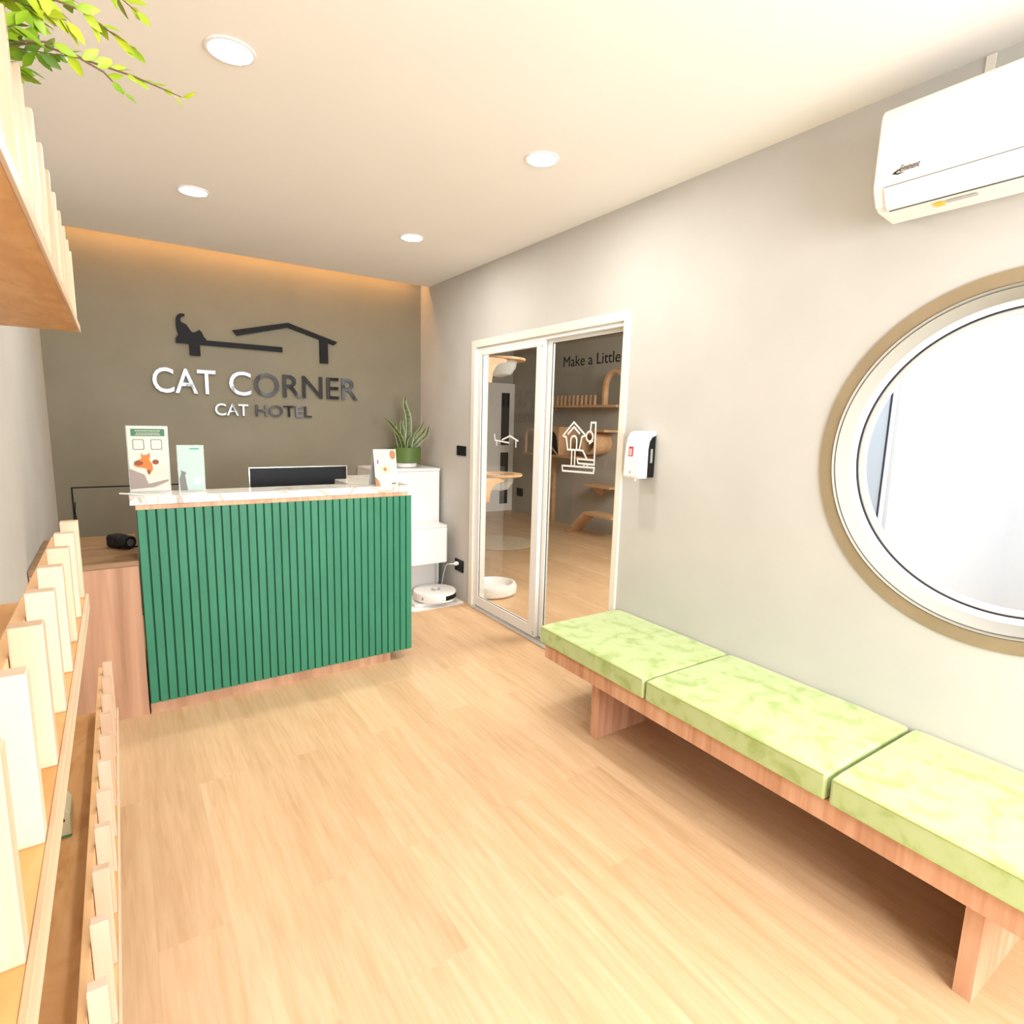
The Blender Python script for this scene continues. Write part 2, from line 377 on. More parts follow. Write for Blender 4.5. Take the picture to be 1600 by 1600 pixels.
# cat room shell
struct(MB().box(R2X, R2X+.1, R2F, R2Y, 0, 2.7).build('wall_cat_room_side', M['far_wall']))
struct(MB().box(2.5, R2X+.1, R2Y, R2Y+.1, 0, 2.7).build('wall_cat_room_back', M['far_wall']))
struct(MB().box(2.46, R2X+.1, R2F, R2Y+.1, 2.60, 2.66).build('ceiling_cat_room', M['far_wall']))
struct(MB().box(2.42, 2.52, YB+.1, R2Y+.1, 0, 2.7).build('wall_cat_room_left', M['far_wall']))

# light cove strip
cv = thing('cove_light', 'hidden warm light strip above the back wall', 'light', (.97, YC+.03, 2.70))
MB().box(XL+.05, 2.22, YC+.01, YC+.025, 2.66, 2.675).build('led_strip', M['warm_led'], cv)
area('cove_glow', (.95, YC+.05, 2.70), (2.5, .03), COVE_E, (1.0, .45, .10), (0, .55, -1), cv)

# sliding door
door = thing('door_1', 'white framed sliding glass door with white cat furniture decals', 'door', rwp(0, 3.1, 0)); door['kind'] = 'structure'
fr = MB(RW)
fr.box(-.012, WT+.01, 3.888, 3.943, 0, 2.07); fr.box(-.012, WT+.01, 2.265, 2.31, 0, 2.07); fr.box(-.012, WT+.01, 2.31, 3.888, 2.018, 2.07)
fr.build('frame', M['cream'], door, .003)
fr = MB(RW); fr.box(.004, .09, 3.868, 3.888, 0, 2.018).box(.004, .09, 2.31, 2.322, 0, 2.018).box(.004, .09, 2.322, 3.868, 1.995, 2.018).build('inner_track_frame', M['alu'], door, .002)
MB(RW).box(-.03, .09, 2.31, 3.888, 0, .012).box(.01, .014, 2.31, 3.888, .012, .022).box(.05, .054, 2.31, 3.888, .012, .022).build('floor_track', M['silver'], door)
sp = MB(RW)
def leaf(mb, x0, x1, y0, y1, st0, st1, top=.035, bot=.075):
    mb.box(x0, x1, y0, y0+st0, .02, 1.995).box(x0, x1, y1-st1, y1, .02, 1.995).box(x0, x1, y0+st0, y1-st1, 1.995-top, 1.995).box(x0, x1, y0+st0, y1-st1, .02, .02+bot)
lp = leaf(sp, .006, .034, 3.040, 3.868, .075, .050); 
sleaf = sp.build('sliding_leaf', M['alu'], door, .002)
MB(RW).box(.017, .021, 3.112, 3.822, .09, 1.965).build('glass_panel', M['glass'], sleaf)
MB(RW).box(.014, .0165, 3.812, 3.819, .095, 1.96).box(.014, .0165, 3.112, 3.814, .095, .099).build('gasket', M['gasket'], sleaf)
fp = MB(RW); leaf(fp, .042, .07, 2.322, 3.06, .006, .06, .02, .075)
fleaf = fp.build('fixed_leaf', M['alu'], door, .002)
MB(RW).box(.053, .057, 2.326, 3.002, .09, 1.977).build('glass_panel', M['glass'], fleaf)
MB(RW).box(.049, .0525, 2.996, 3.003, .095, 1.975).box(.049, .0525, 2.33, 3.0, 1.971, 1.977).build('gasket', M['gasket'], fleaf)
MB(RW).box(.003, .0058, 3.052, 3.058, .035, .041).box(.003, .0058, 3.052, 3.058, .05, .056).box(.003, .0058, 3.05, 3.056, 1.955, 1.961).build('screw', M['dkgrey'], sleaf)
# decals
text_obj('lettering', 'Make a Little', rwp(-.051, 2.886, 1.818), -Ud, (0, 0, 1), -Wn, .50, .062, .001, M['decal_black'], fleaf)
def strokes(paths, width, x, parent, name, m):
    """flat ribbon decal on the glass: each path a list of (y,z)"""
    b = MB(RW); h = width/2
    for k, pth in enumerate(paths):
        for i in range(len(pth)-1):
            (y0, z0), (y1, z1) = pth[i], pth[i+1]; L_ = math.hypot(y1-y0, z1-z0)
            if L_ < 1e-6: continue
            ty, tz = (y1-y0)/L_*h, (z1-z0)/L_*h; ny, nz_ = -tz, ty
            b.prism([(y0-ty*.8+ny, z0-tz*.8+nz_), (y1+ty*.8+ny, z1+tz*.8+nz_), (y1+ty*.8-ny, z1+tz*.8-nz_), (y0-ty*.8-ny, z0-tz*.8-nz_)], x-.0004*((i % 3)+1), x, 'yz')
    return b.build(name, m, parent)
arc = lambda cy, cz, r, a0, a1, n=12: [(cy+r*cos(radians(a0+(a1-a0)*k/n)), cz+r*sin(radians(a0+(a1-a0)*k/n))) for k in range(n+1)]
circ = arc(2.612, 1.403, .029, 0, 360, 20)
strokes([
    [(2.866, 1.398), (2.763, 1.485), (2.648, 1.408), (2.682, 1.398), (2.702, 1.318), (2.813, 1.315), (2.832, 1.392), (2.866, 1.398)],
    [(2.815, 1.412), (2.760, 1.456), (2.706, 1.418)],
    [(2.786, 1.318), (2.786, 1.372)] + arc(2.757, 1.372, .029, 0, 180)[::1] + [(2.728, 1.318)],
    [(2.772, 1.315), (2.772, 1.218)], [(2.741, 1.317), (2.741, 1.218)],
    [(2.702, 1.318), (2.668, 1.316), (2.628, 1.268)],
    [(2.862, 1.212), (2.856, 1.180), (2.563, 1.190), (2.558, 1.222), (2.862, 1.212)],
    [(2.717, 1.264), (2.708, 1.238), (2.56, 1.240), (2.562, 1.485), (2.602, 1.485), (2.606, 1.435)],
    [(2.717, 1.264), (2.570, 1.266)],
    circ, [(2.585, 1.378), (2.610, 1.362)],
    [(2.651, 1.24), (2.651, 1.222)], [(2.621, 1.24), (2.621, 1.222)],
], .011, .0525, fleaf, 'cat_house_decal', M['decal'])
strokes([
    [(3.628, 1.382), (3.620, 1.34), (3.434, 1.329)], [(3.598, 1.335), (3.596, 1.305)],
    [(3.522, 1.347), (3.420, 1.377), (3.318, 1.347)], [(3.344, 1.35), (3.342, 1.305)],
], .011, .0165, sleaf, 'logo_decal', M['decal'])

# ================================================================ RECEPTION
FY = 3.18
# low wood cabinet left of the counter
t = thing('low_cabinet', 'brown wood low cabinet left of the green counter', 'cabinet', (-.15, 3.5, 0))
MB().box(XL+.004, .045, FY+.004, 3.90, 0, .755).build('body', M['counter_wood'], t)
MB().box(XL+.003, .047, FY, 3.91, .757, .781).build('top_panel', M['counter_top_wood_shaded'], t, .001)
# counter
t = thing('reception_counter', 'reception counter with green vertical slat front and wood plinth', 'counter', (.73, 3.4, 0))
MB().box(.052, 1.305, FY+.001, FY+.02, 0, .10).build('plinth', M['counter_wood'], t)
MB().box(.052, 1.418, FY+.021, FY+.04, .058, 1.044).box(.052, .07, FY+.041, 3.36, .0, 1.044).box(1.24, 1.258, FY+.041, 3.84, 0, 1.044).box(1.40, 1.418, FY+.041, 3.84, .06, 1.044).box(.071, 1.239, 3.342, 3.36, .78, 1.044).build('carcass', M['counter_wood'], t)
b = MB(); n = 35; x0, x1 = .051, 1.443; p = (x1-x0)/n
for k in range(n):
    a, c = x0+k*p+.0028, x0+(k+1)*p-.0028
    b.prism([(a-.0012, FY-.004), (a+.0015, FY-.0165), (c-.0015, FY-.0165), (c+.0012, FY-.004)], .06, 1.024, 'xy')
gp = b.build('green_slat_panel', M['green'], t)
MB().box(x0, x1, FY-.006, FY+.0, .0605, 1.0235).build('slat_backing', M['green_dark'], t)
MB().box(.05, 1.417, FY-.012, FY+.0205, 1.0245, 1.0455).build('wood_edge_strip', M['bench_wood'], t)
MB().box(.071, 1.239, 3.361, 3.95, .74, .765).box(.071, .089, 3.37, 3.95, 0, .739).build('desk_surface', M['counter_top_wood_shaded'], t)
b = MB(); b.prism([(.028, 3.165), (1.437, 3.165), (1.437, 3.86), (1.13, 3.86), (1.13, 3.375), (.028, 3.375)], 1.0465, 1.086, 'xy')
tag(b.build('countertop', M['marble'], bevel=.002, loc=(.73, 3.3, 1.066)), 'white marble countertop with grey veins on the green counter', 'countertop')

# monitor behind the ledge
t = thing('computer_monitor', 'black computer monitor showing just above the marble countertop', 'monitor', (.92, 3.6, .766))
MB().box(.632, 1.205, 3.645, 3.675, .85, 1.166).build('screen_housing', M['black'], t, .003)
MB().box(.630, 1.207, 3.646, 3.68, 1.1665, 1.171).box(.626, .6315, 3.646, 3.68, .85, 1.171).box(1.2055, 1.211, 3.646, 3.68, .85, 1.171).build('rim', M['silver'], t)
MB().box(.88, .96, 3.676, 3.70, .79, .95).box(.80, 1.04, 3.62, 3.80, .766, .776).build('stand', M['silver'], t, .002)

# acrylic sign stands
def blob(b, pts, y0, y1): b.prism(pts, y0, y1, 'xz')
def ell(cx, cz, rx, rz, n=20, a0=0, a1=360): return [(cx+rx*cos(radians(a0+(a1-a0)*k/n)), cz+rz*sin(radians(a0+(a1-a0)*k/n))) for k in range(n)]
t = thing('sign_stand', 'tall clear stand with cream poster of a ginger cat, on the countertop left end', 'sign', (.123, 3.33, 1.0862), 'sign stands on the countertop')
Yp = 3.325
MB().box(.036, .210, Yp+.0015, Yp+.0045, 1.0865, 1.412).box(.036, .210, 3.26, 3.39, 1.0865, 1.0895).build('acrylic_holder', M['acrylic'], t)
card = MB().box(.040, .206, Yp-.0005, Yp+.001, 1.094, 1.409).build('poster', M['paper'], t)
b = MB(); b.box(.055, .195, Yp-.0012, Yp-.0006, 1.362, 1.397); b.build('green_header', M['print_green'], card, .0)
for cx_, nm_ in ((.0835, 0), (.158, 1)):
    b = MB(); rr = [(cx_-.024, 1.295), (cx_+.024, 1.295), (cx_+.024, 1.347), (cx_-.024, 1.347)]
    def rnd(x0, x1, z0_, z1_, r):
        o_ = []
        for px_, pz_, a_ in ((x1-r, z1_-r, 0), (x0+r, z1_-r, 90), (x0+r, z0_+r, 180), (x1-r, z0_+r, 270)):
            for q_ in range(6): w_ = radians(a_+90*q_/5); o_.append((px_+r*cos(w_), pz_+r*sin(w_)))
        return o_
    oo, ii = rnd(cx_-.024, cx_+.024, 1.296, 1.347, .008), rnd(cx_-.0205, cx_+.0205, 1.2995, 1.3435, .006)
    vo = [b.bm.verts.new((x_, Yp-.0013, z_)) for x_, z_ in oo]; vi = [b.bm.verts.new((x_, Yp-.0013, z_)) for x_, z_ in ii]
    for q_ in range(len(vo)): b.bm.faces.new((vo[q_], vo[(q_+1) % len(vo)], vi[(q_+1) % len(vi)], vi[q_]))
    b.build('empty_frame_print', M['grey_print'], card)
b = MB()
for k, (a, c, zz) in enumerate([(.074, .176, 1.388), (.078, .173, 1.377), (.074, .178, 1.369)]):
    x = a
    random.seed(k+3)
    while x < c: wd = random.uniform(.004, .012); b.box(x, min(x+wd, c), Yp-.0016, Yp-.0013, zz-.0016-(.001 if k == 0 else 0), zz+.0016); x += wd+.002
b.build('header_text', M['cream_print'], card)
b = MB(); b.prism([(.0405, 1.22), (.075, 1.205), (.12, 1.195), (.19, 1.225), (.205, 1.20), (.205, 1.13), (.15, 1.115), (.0405, 1.112)], Yp-.0011, Yp-.0006, 'xz').build('cat_bed_picture', M['cream_print'], card)
b = MB(); b.prism([(.0405, 1.205), (.1, 1.175), (.115, 1.13), (.2, 1.15), (.2, 1.14), (.14, 1.112), (.0405, 1.105)], Yp-.0015, Yp-.0012, 'xz').build('bed_shade_print', M['taupe_print'], card)
b = MB(); b.prism([(.058, 1.222), (.068, 1.243), (.085, 1.250), (.092, 1.255), (.091, 1.283), (.100, 1.270), (.116, 1.272), (.127, 1.283), (.128, 1.262), (.124, 1.247), (.136, 1.225), (.137, 1.200), (.124, 1.180), (.117, 1.200), (.10, 1.207), (.07, 1.213)], Yp-.0019, Yp-.0016, 'xz').build('cat_picture', M['orange'], card)
MB().prism(ell(.079, 1.232, .019, .012), Yp-.0023, Yp-.002, 'xz').build('cat_back_print', M['dark_orange'], card)
MB().prism(ell(.15, 1.236, .014, .012), Yp-.0023, Yp-.002, 'xz').build('toy_print', M['dark_orange'], card)
MB().prism([(.11, 1.20), (.126, 1.197), (.124, 1.176), (.116, 1.176)], Yp-.0023, Yp-.002, 'xz').build('cat_shadow_print', M['dark_orange'], card)
t = thing('sign_stand', 'small clear stand with pale mint poster and grey cat, right of the tall poster', 'sign', (.30, 3.30, 1.0862), 'sign stands on the countertop')
Yp = 3.295
MB().box(.240, .360, Yp+.0015, Yp+.0045, 1.0865, 1.320).box(.240, .360, 3.25, 3.35, 1.0865, 1.0895).build('acrylic_holder', M['acrylic'], t)
card = MB().box(.243, .357, Yp-.0005, Yp+.001, 1.092, 1.317).build('poster', M['mint'], t)
MB().box(.297, .338, Yp-.0012, Yp-.0006, 1.298, 1.305).build('header_text', M['print_teal'], card)
MB().prism([(.248, 1.093), (.245, 1.15), (.254, 1.18), (.253, 1.198), (.261, 1.190), (.271, 1.188), (.277, 1.176), (.270, 1.172), (.273, 1.15), (.276, 1.12), (.28, 1.093)], Yp-.0011, Yp-.0006, 'xz').build('cat_picture', M['grey_print'], card)
MB().prism([(.312, 1.128), (.33, 1.122), (.347, 1.134), (.345, 1.158), (.33, 1.155), (.312, 1.16)], Yp-.0011, Yp-.0006, 'xz').build('box_picture', M['silver'], card)

# tent card calendar
t = thing('tent_card', 'pink and white tent card calendar at the right end of the countertop', 'calendar', (1.29, 3.22, 1.0862))
z0, z1 = 1.0865, 1.297
A0, A1 = Vector((1.226, 3.185)), Vector((1.358, 3.172)); B0 = Vector((1.215, 3.275)); B1 = Vector((1.345, 3.262)); T0, T1 = (A0+B0)/2, (A1+B1)/2
def slab(b, p, q, r, s_, th=.0012):
    p, q, r, s_ = map(Vector, (p, q, r, s_)); nn = (q-p).cross(s_-p).normalized()*th
    va = [b.bm.verts.new(v) for v in (p, q, r, s_)]; vb = [b.bm.verts.new(v+nn) for v in (p, q, r, s_)]
    b.bm.faces.new(va); b.bm.faces.new(vb[::-1])
    for i in range(4): b.bm.faces.new((va[i], vb[i], vb[(i+1) % 4], va[(i+1) % 4]))
T0 = A0.lerp(B0, .62); T1 = A1.lerp(B1, .62)
T0.x += .012; T1.x += .016
b = MB(); slab(b, (*A0, z0), (*A1, z0), (*T1, z1), (*T0, z1)); front = b.build('front_card', M['paper'], t)
b = MB(); slab(b, (*B0, z0), (*B1, z0), (*T1, z1), (*T0, z1)); b.build('back_card', M['grey'], t)
e1 = Vector((*(A1-A0), 0)).normalized(); e2 = (Vector((*T0, z1))-Vector((*A0, z0))).normalized(); nf = e1.cross(e2).normalized()
if nf.y > 0: nf = -nf
def art(name, pts, m, lay):
    b = MB(); o_ = Vector((*A0, z0)) + nf*(.0016+.0004*lay)
    b.poly([o_ + e1*u + e2*v for u, v in pts]); q = bmesh.ops.extrude_face_region(b.bm, geom=b.bm.faces[:]); 
    for v in [g for g in q['geom'] if isinstance(g, bmesh.types.BMVert)]: v.co += nf*.0003
    return b.build(name, m, front)
art('brown_corner_print', ell(.113, .185, .018, .028), M['brown_print'], 0)
art('brown_corner_print', [(.0, .0), (.03, .0), (.018, .035), (.0, .055)], M['brown_print'], 0)
art('cat_face_print', ell(.062, .10, .034, .026), M['peach'], 0)
art('cat_nose_print', ell(.062, .098, .010, .012), M['brown_print'], 1)
art('title_print', [(.03, .187), (.08, .187), (.08, .178), (.03, .178)], M['peach'], 0)
art('month_print', [(.018, .155), (.026, .155), (.026, .13), (.018, .13)], M['purple'], 0)
art('footer_text', [(.095, .018), (.122, .018), (.122, .008), (.095, .008)], M['grey_print'], 0)

b = MB(); b.tube([(-.006, 3.296, 1.0905), (.085, 3.20, 1.0905)], .0042, 10).tube([(.085, 3.20, 1.0905), (.095, 3.19, 1.0905)], [.004, .001], 10)
tag(b.build('pen', M['white'], loc=(.04, 3.25, 1.0905), smooth=True), 'white pen sticking out past the countertop left end', 'pen')

# black gadget on the low cabinet
t = thing('camera', 'small black camera-like gadget lying on the low wood cabinet', 'camera', (0, 3.48, .7815))
Rz = Matrix.Translation((-.02, 3.53, .82)) @ Matrix.Rotation(radians(32), 4, 'Z')
MB(Rz).box(-.035, .035, -.03, .07, -.0385, .03).build('body', M['black'], t, .018, seg=4)
MB(Rz).lathe([(.034, -.03), (.034, -.075), (.028, -.08), (.026, -.078)], (0, 0, -.002), 'y', 28).build('lens_barrel', M['black'], t, smooth=True)
MB(Rz).lathe([(.018, -.0785), (.018, -.082)], (0, 0, -.002), 'y', 24).build('lens', M['dkgrey'], t)
MB(Rz).tube([(.03, -.05, -.034), (.07, -.075, -.034), (.10, -.05, -.034)], .004).build('strap', M['black'], t)

# wall hatch behind the counter
t = thing('wall_hatch', 'flush olive panel outlined by a thin dark gap, low on the back wall', 'panel', (.1, YB, .48))
MB().box(-.268, .438, YB-.006, YB-.0005, .01, .952).build('panel', M['backwall'], t)
MB().box(-.278, -.271, YB-.004, YB-.0005, .01, .962).box(-.271, .448, YB-.004, YB-.0005, .955, .962).box(.441, .448, YB-.004, YB-.0005, .01, .955).build('shadow_gap', M['black'], t)
MB().tube([(-.262, YB-.008, .86), (-.268, YB-.010, .80), (-.262, YB-.010, .74)], .003, 6).build('pull_cord', M['black'], t)

# wall sign
t = thing('wall_sign', 'black raised sign with resting cat, roof outline and CAT CORNER CAT HOTEL letters', 'sign', (.97, YB, 1.8))
d0, d1 = YB-.022, YB-.0004
MB().prism([(.764,2.094),(1.16,2.192),(1.545,2.082),(1.516,2.056),(1.467,2.070),(1.467,1.905),(1.402,1.905),(1.402,2.089),(1.158,2.156),(.79,2.057)], d0, d1).build('roof_shape', M['matte_black'], t)
MB().prism([(.392,2.003),(1.113,2.003),(1.113,1.966),(.543,1.969),(.543,1.889),(.475,1.889),(.475,1.969),(.392,1.969)], d0, d1).build('bench_shape', M['matte_black'], t)
MB().prism([(.410,2.0035),(.398,2.012),(.412,2.030),(.404,2.052),(.399,2.085),(.400,2.135),(.410,2.160),(.427,2.172),(.445,2.174),(.456,2.170),(.455,2.158),(.441,2.155),(.430,2.143),(.428,2.128),(.433,2.114),(.447,2.109),(.463,2.101),(.477,2.080),(.488,2.060),(.500,2.050),(.519,2.054),(.533,2.064),(.543,2.074),(.551,2.065),(.560,2.056),(.566,2.040),(.572,2.024),(.585,2.014),(.585,2.0035)], d0, d1).build('cat_figure', M['matte_black'], t)
for s_, x0_, x1_, z0_, z1_ in (('CAT', .233, .634, 1.616, 1.793), ('CORNER', .722, 1.708, 1.619, 1.797), ('CAT', .618, .848, 1.466, 1.555), ('HOTEL', .902, 1.325, 1.467, 1.556)):
    text_obj('lettering', s_, (x0_, YB-.0004, z0_), (1, 0, 0), (0, 0, 1), (0, -1, 0), x1_-x0_, z1_-z0_, .020, M['gloss_black'], t, bold=.005 if s_ in ('CORNER',) else .008)

# white cabinet with plant
t = thing('white_cabinet', 'tall plain white cabinet in the back right corner', 'cabinet', (2.0, 4.62, 0))
MB().box(1.70, 2.262, 4.415, 4.848, 0, 1.045).build('body', M['white'], t, .002)
MB().box(1.698, 2.266, 4.40, 4.85, 1.046, 1.067).build('top_panel', M['white'], t, .002)
MB().box(1.70, 2.262, 4.401, 4.414, .06, 1.043).build('door', M['white'], t, .001)
pc = (2.045, 4.60)
t = thing('potted_snake_plant', 'snake plant in an olive green pot on the white cabinet', 'plant', (*pc, 1.0675))
MB().lathe([(.075, 1.068), (.088, 1.073), (.088, 1.104), (.075, 1.108)], (*pc, 0), n=48).build('saucer', M['white'], t, smooth=True)
MB().lathe([(.105, 1.1085), (.122, 1.116), (.126, 1.235), (.120, 1.238), (.118, 1.215)], (*pc, 0), n=48).build('pot', M['olive_pot'], t, smooth=True)
MB().lathe([(.116, 1.214), (.116, 1.221)], (*pc, 0), n=32).build('soil', M['soil'], t)
def blade(path, wds, parent):
    """upright strap leaf: dark centre, pale margin"""
    pts = [Vector(p) for p in path]; side = Vector((.93, -.36, 0)).normalized()
    for nm, f0, m_, dd in (('leaf_margin', 1.0, M['snake_edge'], 0.0), ('leaf', .80, M['snake'], .0022)):
        b = MB(); rows = []
        K = 14
        for k in range(K+1):
            u = k/K*(len(pts)-1); i = min(int(u), len(pts)-2); ff = u-i
            p0, p1, p2, p3 = pts[max(i-1, 0)], pts[i], pts[i+1], pts[min(i+2, len(pts)-1)]
            P_ = .5*((2*p1)+(p2-p0)*ff+(2*p0-5*p1+4*p2-p3)*ff*ff+(3*p1-p0-3*p2+p3)*ff**3)
            wd = (wds[i]*(1-ff)+wds[i+1]*ff)*f0/2
            th = .0015+dd
            tw = side; nn = Vector((-tw.y, tw.x, 0))
            rows.append([b.bm.verts.new(v) for v in (P_-tw*wd, P_-nn*(th)+Vector((0, 0, 0)), P_+tw*wd, P_+nn*th)])
        for a, c in zip(rows, rows[1:]):
            for k in range(4): b.bm.faces.new((a[k], a[(k+1) % 4], c[(k+1) % 4], c[k]))
        b.bm.faces.new(rows[0][::-1]); b.bm.faces.new(rows[-1])
        lf = b.build(nm, m_, parent if nm == 'leaf_margin' else lf, smooth=True)
zb = 1.215
for path, wds in [
    ([(2.05,4.60,zb),(2.07,4.60,1.36),(2.065,4.60,1.50),(2.035,4.60,1.60),(2.045,4.60,1.675)], [.045,.05,.05,.036,.003]),
    ([(2.02,4.58,zb),(1.985,4.57,1.32),(1.92,4.56,1.40),(1.87,4.55,1.45),(1.82,4.55,1.485)], [.035,.04,.036,.025,.002]),
    ([(2.03,4.62,zb),(2.025,4.62,1.35),(2.015,4.62,1.44),(2.03,4.62,1.50)], [.04,.045,.03,.002]),
    ([(2.0,4.62,zb),(1.975,4.62,1.33),(1.955,4.62,1.40),(1.962,4.62,1.455)], [.035,.04,.03,.002]),
    ([(2.08,4.60,zb),(2.115,4.59,1.33),(2.17,4.59,1.39),(2.205,4.59,1.465)], [.04,.042,.03,.002]),
    ([(2.09,4.56,zb),(2.15,4.55,1.29),(2.21,4.55,1.34),(2.235,4.55,1.425)], [.042,.045,.035,.002]),
    ([(2.05,4.55,zb),(2.06,4.54,1.30),(2.09,4.53,1.36)], [.045,.05,.003]),
    ([(2.07,4.57,zb),(2.12,4.56,1.30),(2.175,4.55,1.36),(2.21,4.55,1.41)], [.035,.04,.03,.002]),
]: blade(path, wds, t)

# robot vacuum station and robot
t = thing('vacuum_station', 'white tall robot vacuum docking station in front of the white cabinet', 'docking station', (2.03, 4.25, 0))
def rrect(x0, x1, y0, y1, r, n=6):
    o = []
    for cx, cy, a in ((x1-r, y1-r, 0), (x0+r, y1-r, 90), (x0+r, y0+r, 180), (x1-r, y0+r, 270)):
        for k in range(n+1): q = radians(a+90*k/n); o.append((cx+r*cos(q), cy+r*sin(q)))
    return o
MB().prism(rrect(1.865, 2.205, 4.12, 4.392, .03), .312, .606, 'xy').build('water_tank_housing', M['white'], t, .008)
MB().prism(rrect(1.866, 2.204, 4.121, 4.391, .03), .607, .624, 'xy').build('lid', M['white'], t, .006)
MB().prism(rrect(1.895, 2.192, 4.262, 4.39, .06), .045, .3115, 'xy').build('column', M['pale_grey'], t, smooth=True)
MB().prism(rrect(1.862, 2.205, 4.258, 4.392, .05), .033, .050, 'xy').build('ramp_plate', M['white'], t, .003)
MB().prism(rrect(1.855, 2.215, 4.00, 4.392, .05), .001, .032, 'xy').build('base_plate', M['white'], t, .004)
t = tag(MB().prism(rrect(1.80, 2.262, 3.93, 4.12, .03), .0005, .0035, 'xy').box(1.80, 2.262, 3.97, 3.999, .0005, .006).build('floor_mat', M['white'], loc=(2.0, 4.0, 0)), 'thin white mat under the front of the robot vacuum', 'mat')
t = thing('robot_vacuum', 'round white robot vacuum parked in front of its station', 'robot vacuum', (2.06, 4.10, .033))
rc = (2.06, 4.078)
MB().lathe([(.150, .036), (.170, .042), (.174, .052), (.174, .100), (.168, .108), (.10, .112), (.05, .112)], (*rc, 0), n=64).build('body', M['white'], t, smooth=True)
MB().lathe([(.036, .1125), (.036, .119), (.030, .121)], (rc[0], rc[1]-.02, 0), n=32).build('button_ring', M['silver'], t, smooth=True)
MB().lathe([(.022, .1212), (.022, .1222)], (rc[0], rc[1]-.02, 0), n=24).build('button', M['white'], t)
b = MB(); ang = [radians(a) for a in range(-86, -36, 4)]
for a0, a1 in zip(ang, ang[1:]):
    P0 = [(rc[0]+r*cos(a), rc[1]+r*sin(a)) for r, a in ((.1735, a0), (.1765, a0), (.1765, a1), (.1735, a1))]
    b.prism(P0, .058, .094, 'xy')
b.build('sensor_window', M['black'], t)
a = radians(-150); MB().box(rc[0]+.172*cos(a)-.004, rc[0]+.172*cos(a)+.004, rc[1]+.172*sin(a)-.006, rc[1]+.172*sin(a)+.006, .065, .085).build('side_sensor', M['dkgrey'], t)

# switch + outlet
t = thing('light_switch', 'square black wall switch between plant and glass door', 'switch', rwp(0, 4.095, 1.235))
MB(RW).box(-.010, -.0004, 4.022, 4.172, 1.196, 1.274).build('plate', M['black'], t, .003)
MB(RW).box(-.013, -.0105, 4.045, 4.095, 1.212, 1.258).box(-.013, -.0105, 4.10, 4.15, 1.212, 1.258).build('rocker', M['black'], t, .001)
t = thing('power_outlet', 'black wall outlet low beside the vacuum station', 'outlet', rwp(0, 4.11, .28))
MB(RW).box(-.010, -.0004, 4.038, 4.182, .235, .335).build('plate', M['black'], t, .003)
t = thing('power_plug', 'white plug and cord in the black wall outlet', 'plug', rwp(.01, 4.12, .29))
MB(RW).lathe([(.016, -.0105), (.018, -.03), (.008, -.045)], (0, 4.125, .30), 'x', 20).build('plug', M['white'], t, smooth=True)
MB(RW).tube([(-.044, 4.125, .30), (-.07, 4.14, .298), (-.078, 4.19, .285), (-.055, 4.26, .25), (-.04, 4.33, .16), (-.035, 4.38, .03)], .0045).build('cord', M['white'], t, smooth=True)

# soap dispenser
t = thing('soap_dispenser', 'white wall soap dispenser with black side beside the glass door', 'dispenser', rwp(0, 2.085, 1.33))
b = MB(RW)
prof = [(-.001, 1.450), (-.06, 1.448), (-.085, 1.440), (-.102, 1.415), (-.112, 1.37), (-.118, 1.30), (-.120, 1.222), (-.112, 1.212), (-.052, 1.212), (-.052, 1.36), (-.046, 1.395), (-.030, 1.418), (-.001, 1.428)]
b.prism(prof, 2.038, 2.142, 'xz').build('cover', M['white'], t, .006, seg=3)
MB(RW).prism([(-.0015, 1.426), (-.0290, 1.416), (-.045, 1.394), (-.051, 1.36), (-.051, 1.226), (-.045, 1.216), (-.0015, 1.216)], 2.042, 2.138, 'xz').build('back_body', M['black'], t, .002)
MB(RW).box(-.036, -.022, 2.039, 2.0415, 1.29, 1.36).build('level_window', M['grey'], t)
MB(RW).box(-.088, -.078, 2.085, 2.095, 1.196, 1.2115).build('nozzle', M['white'], t, .002)
b = MB(RW); b.prism([(-.1135, 1.37), (-.1165, 1.322), (-.1180, 1.322), (-.1150, 1.37)], 2.083, 2.113, 'xz').build('red_label', M['red'], t)
b = MB(RW); b.prism([(-.1155, 1.360), (-.1173, 1.326), (-.1186, 1.326), (-.1168, 1.360)], 2.090, 2.108, 'xz').build('label_picture', M['pink'], t)
MB(RW).box(-.1215, -.1200, 2.088, 2.098, 1.238, 1.246).build('logo_mark', M['grey'], t)

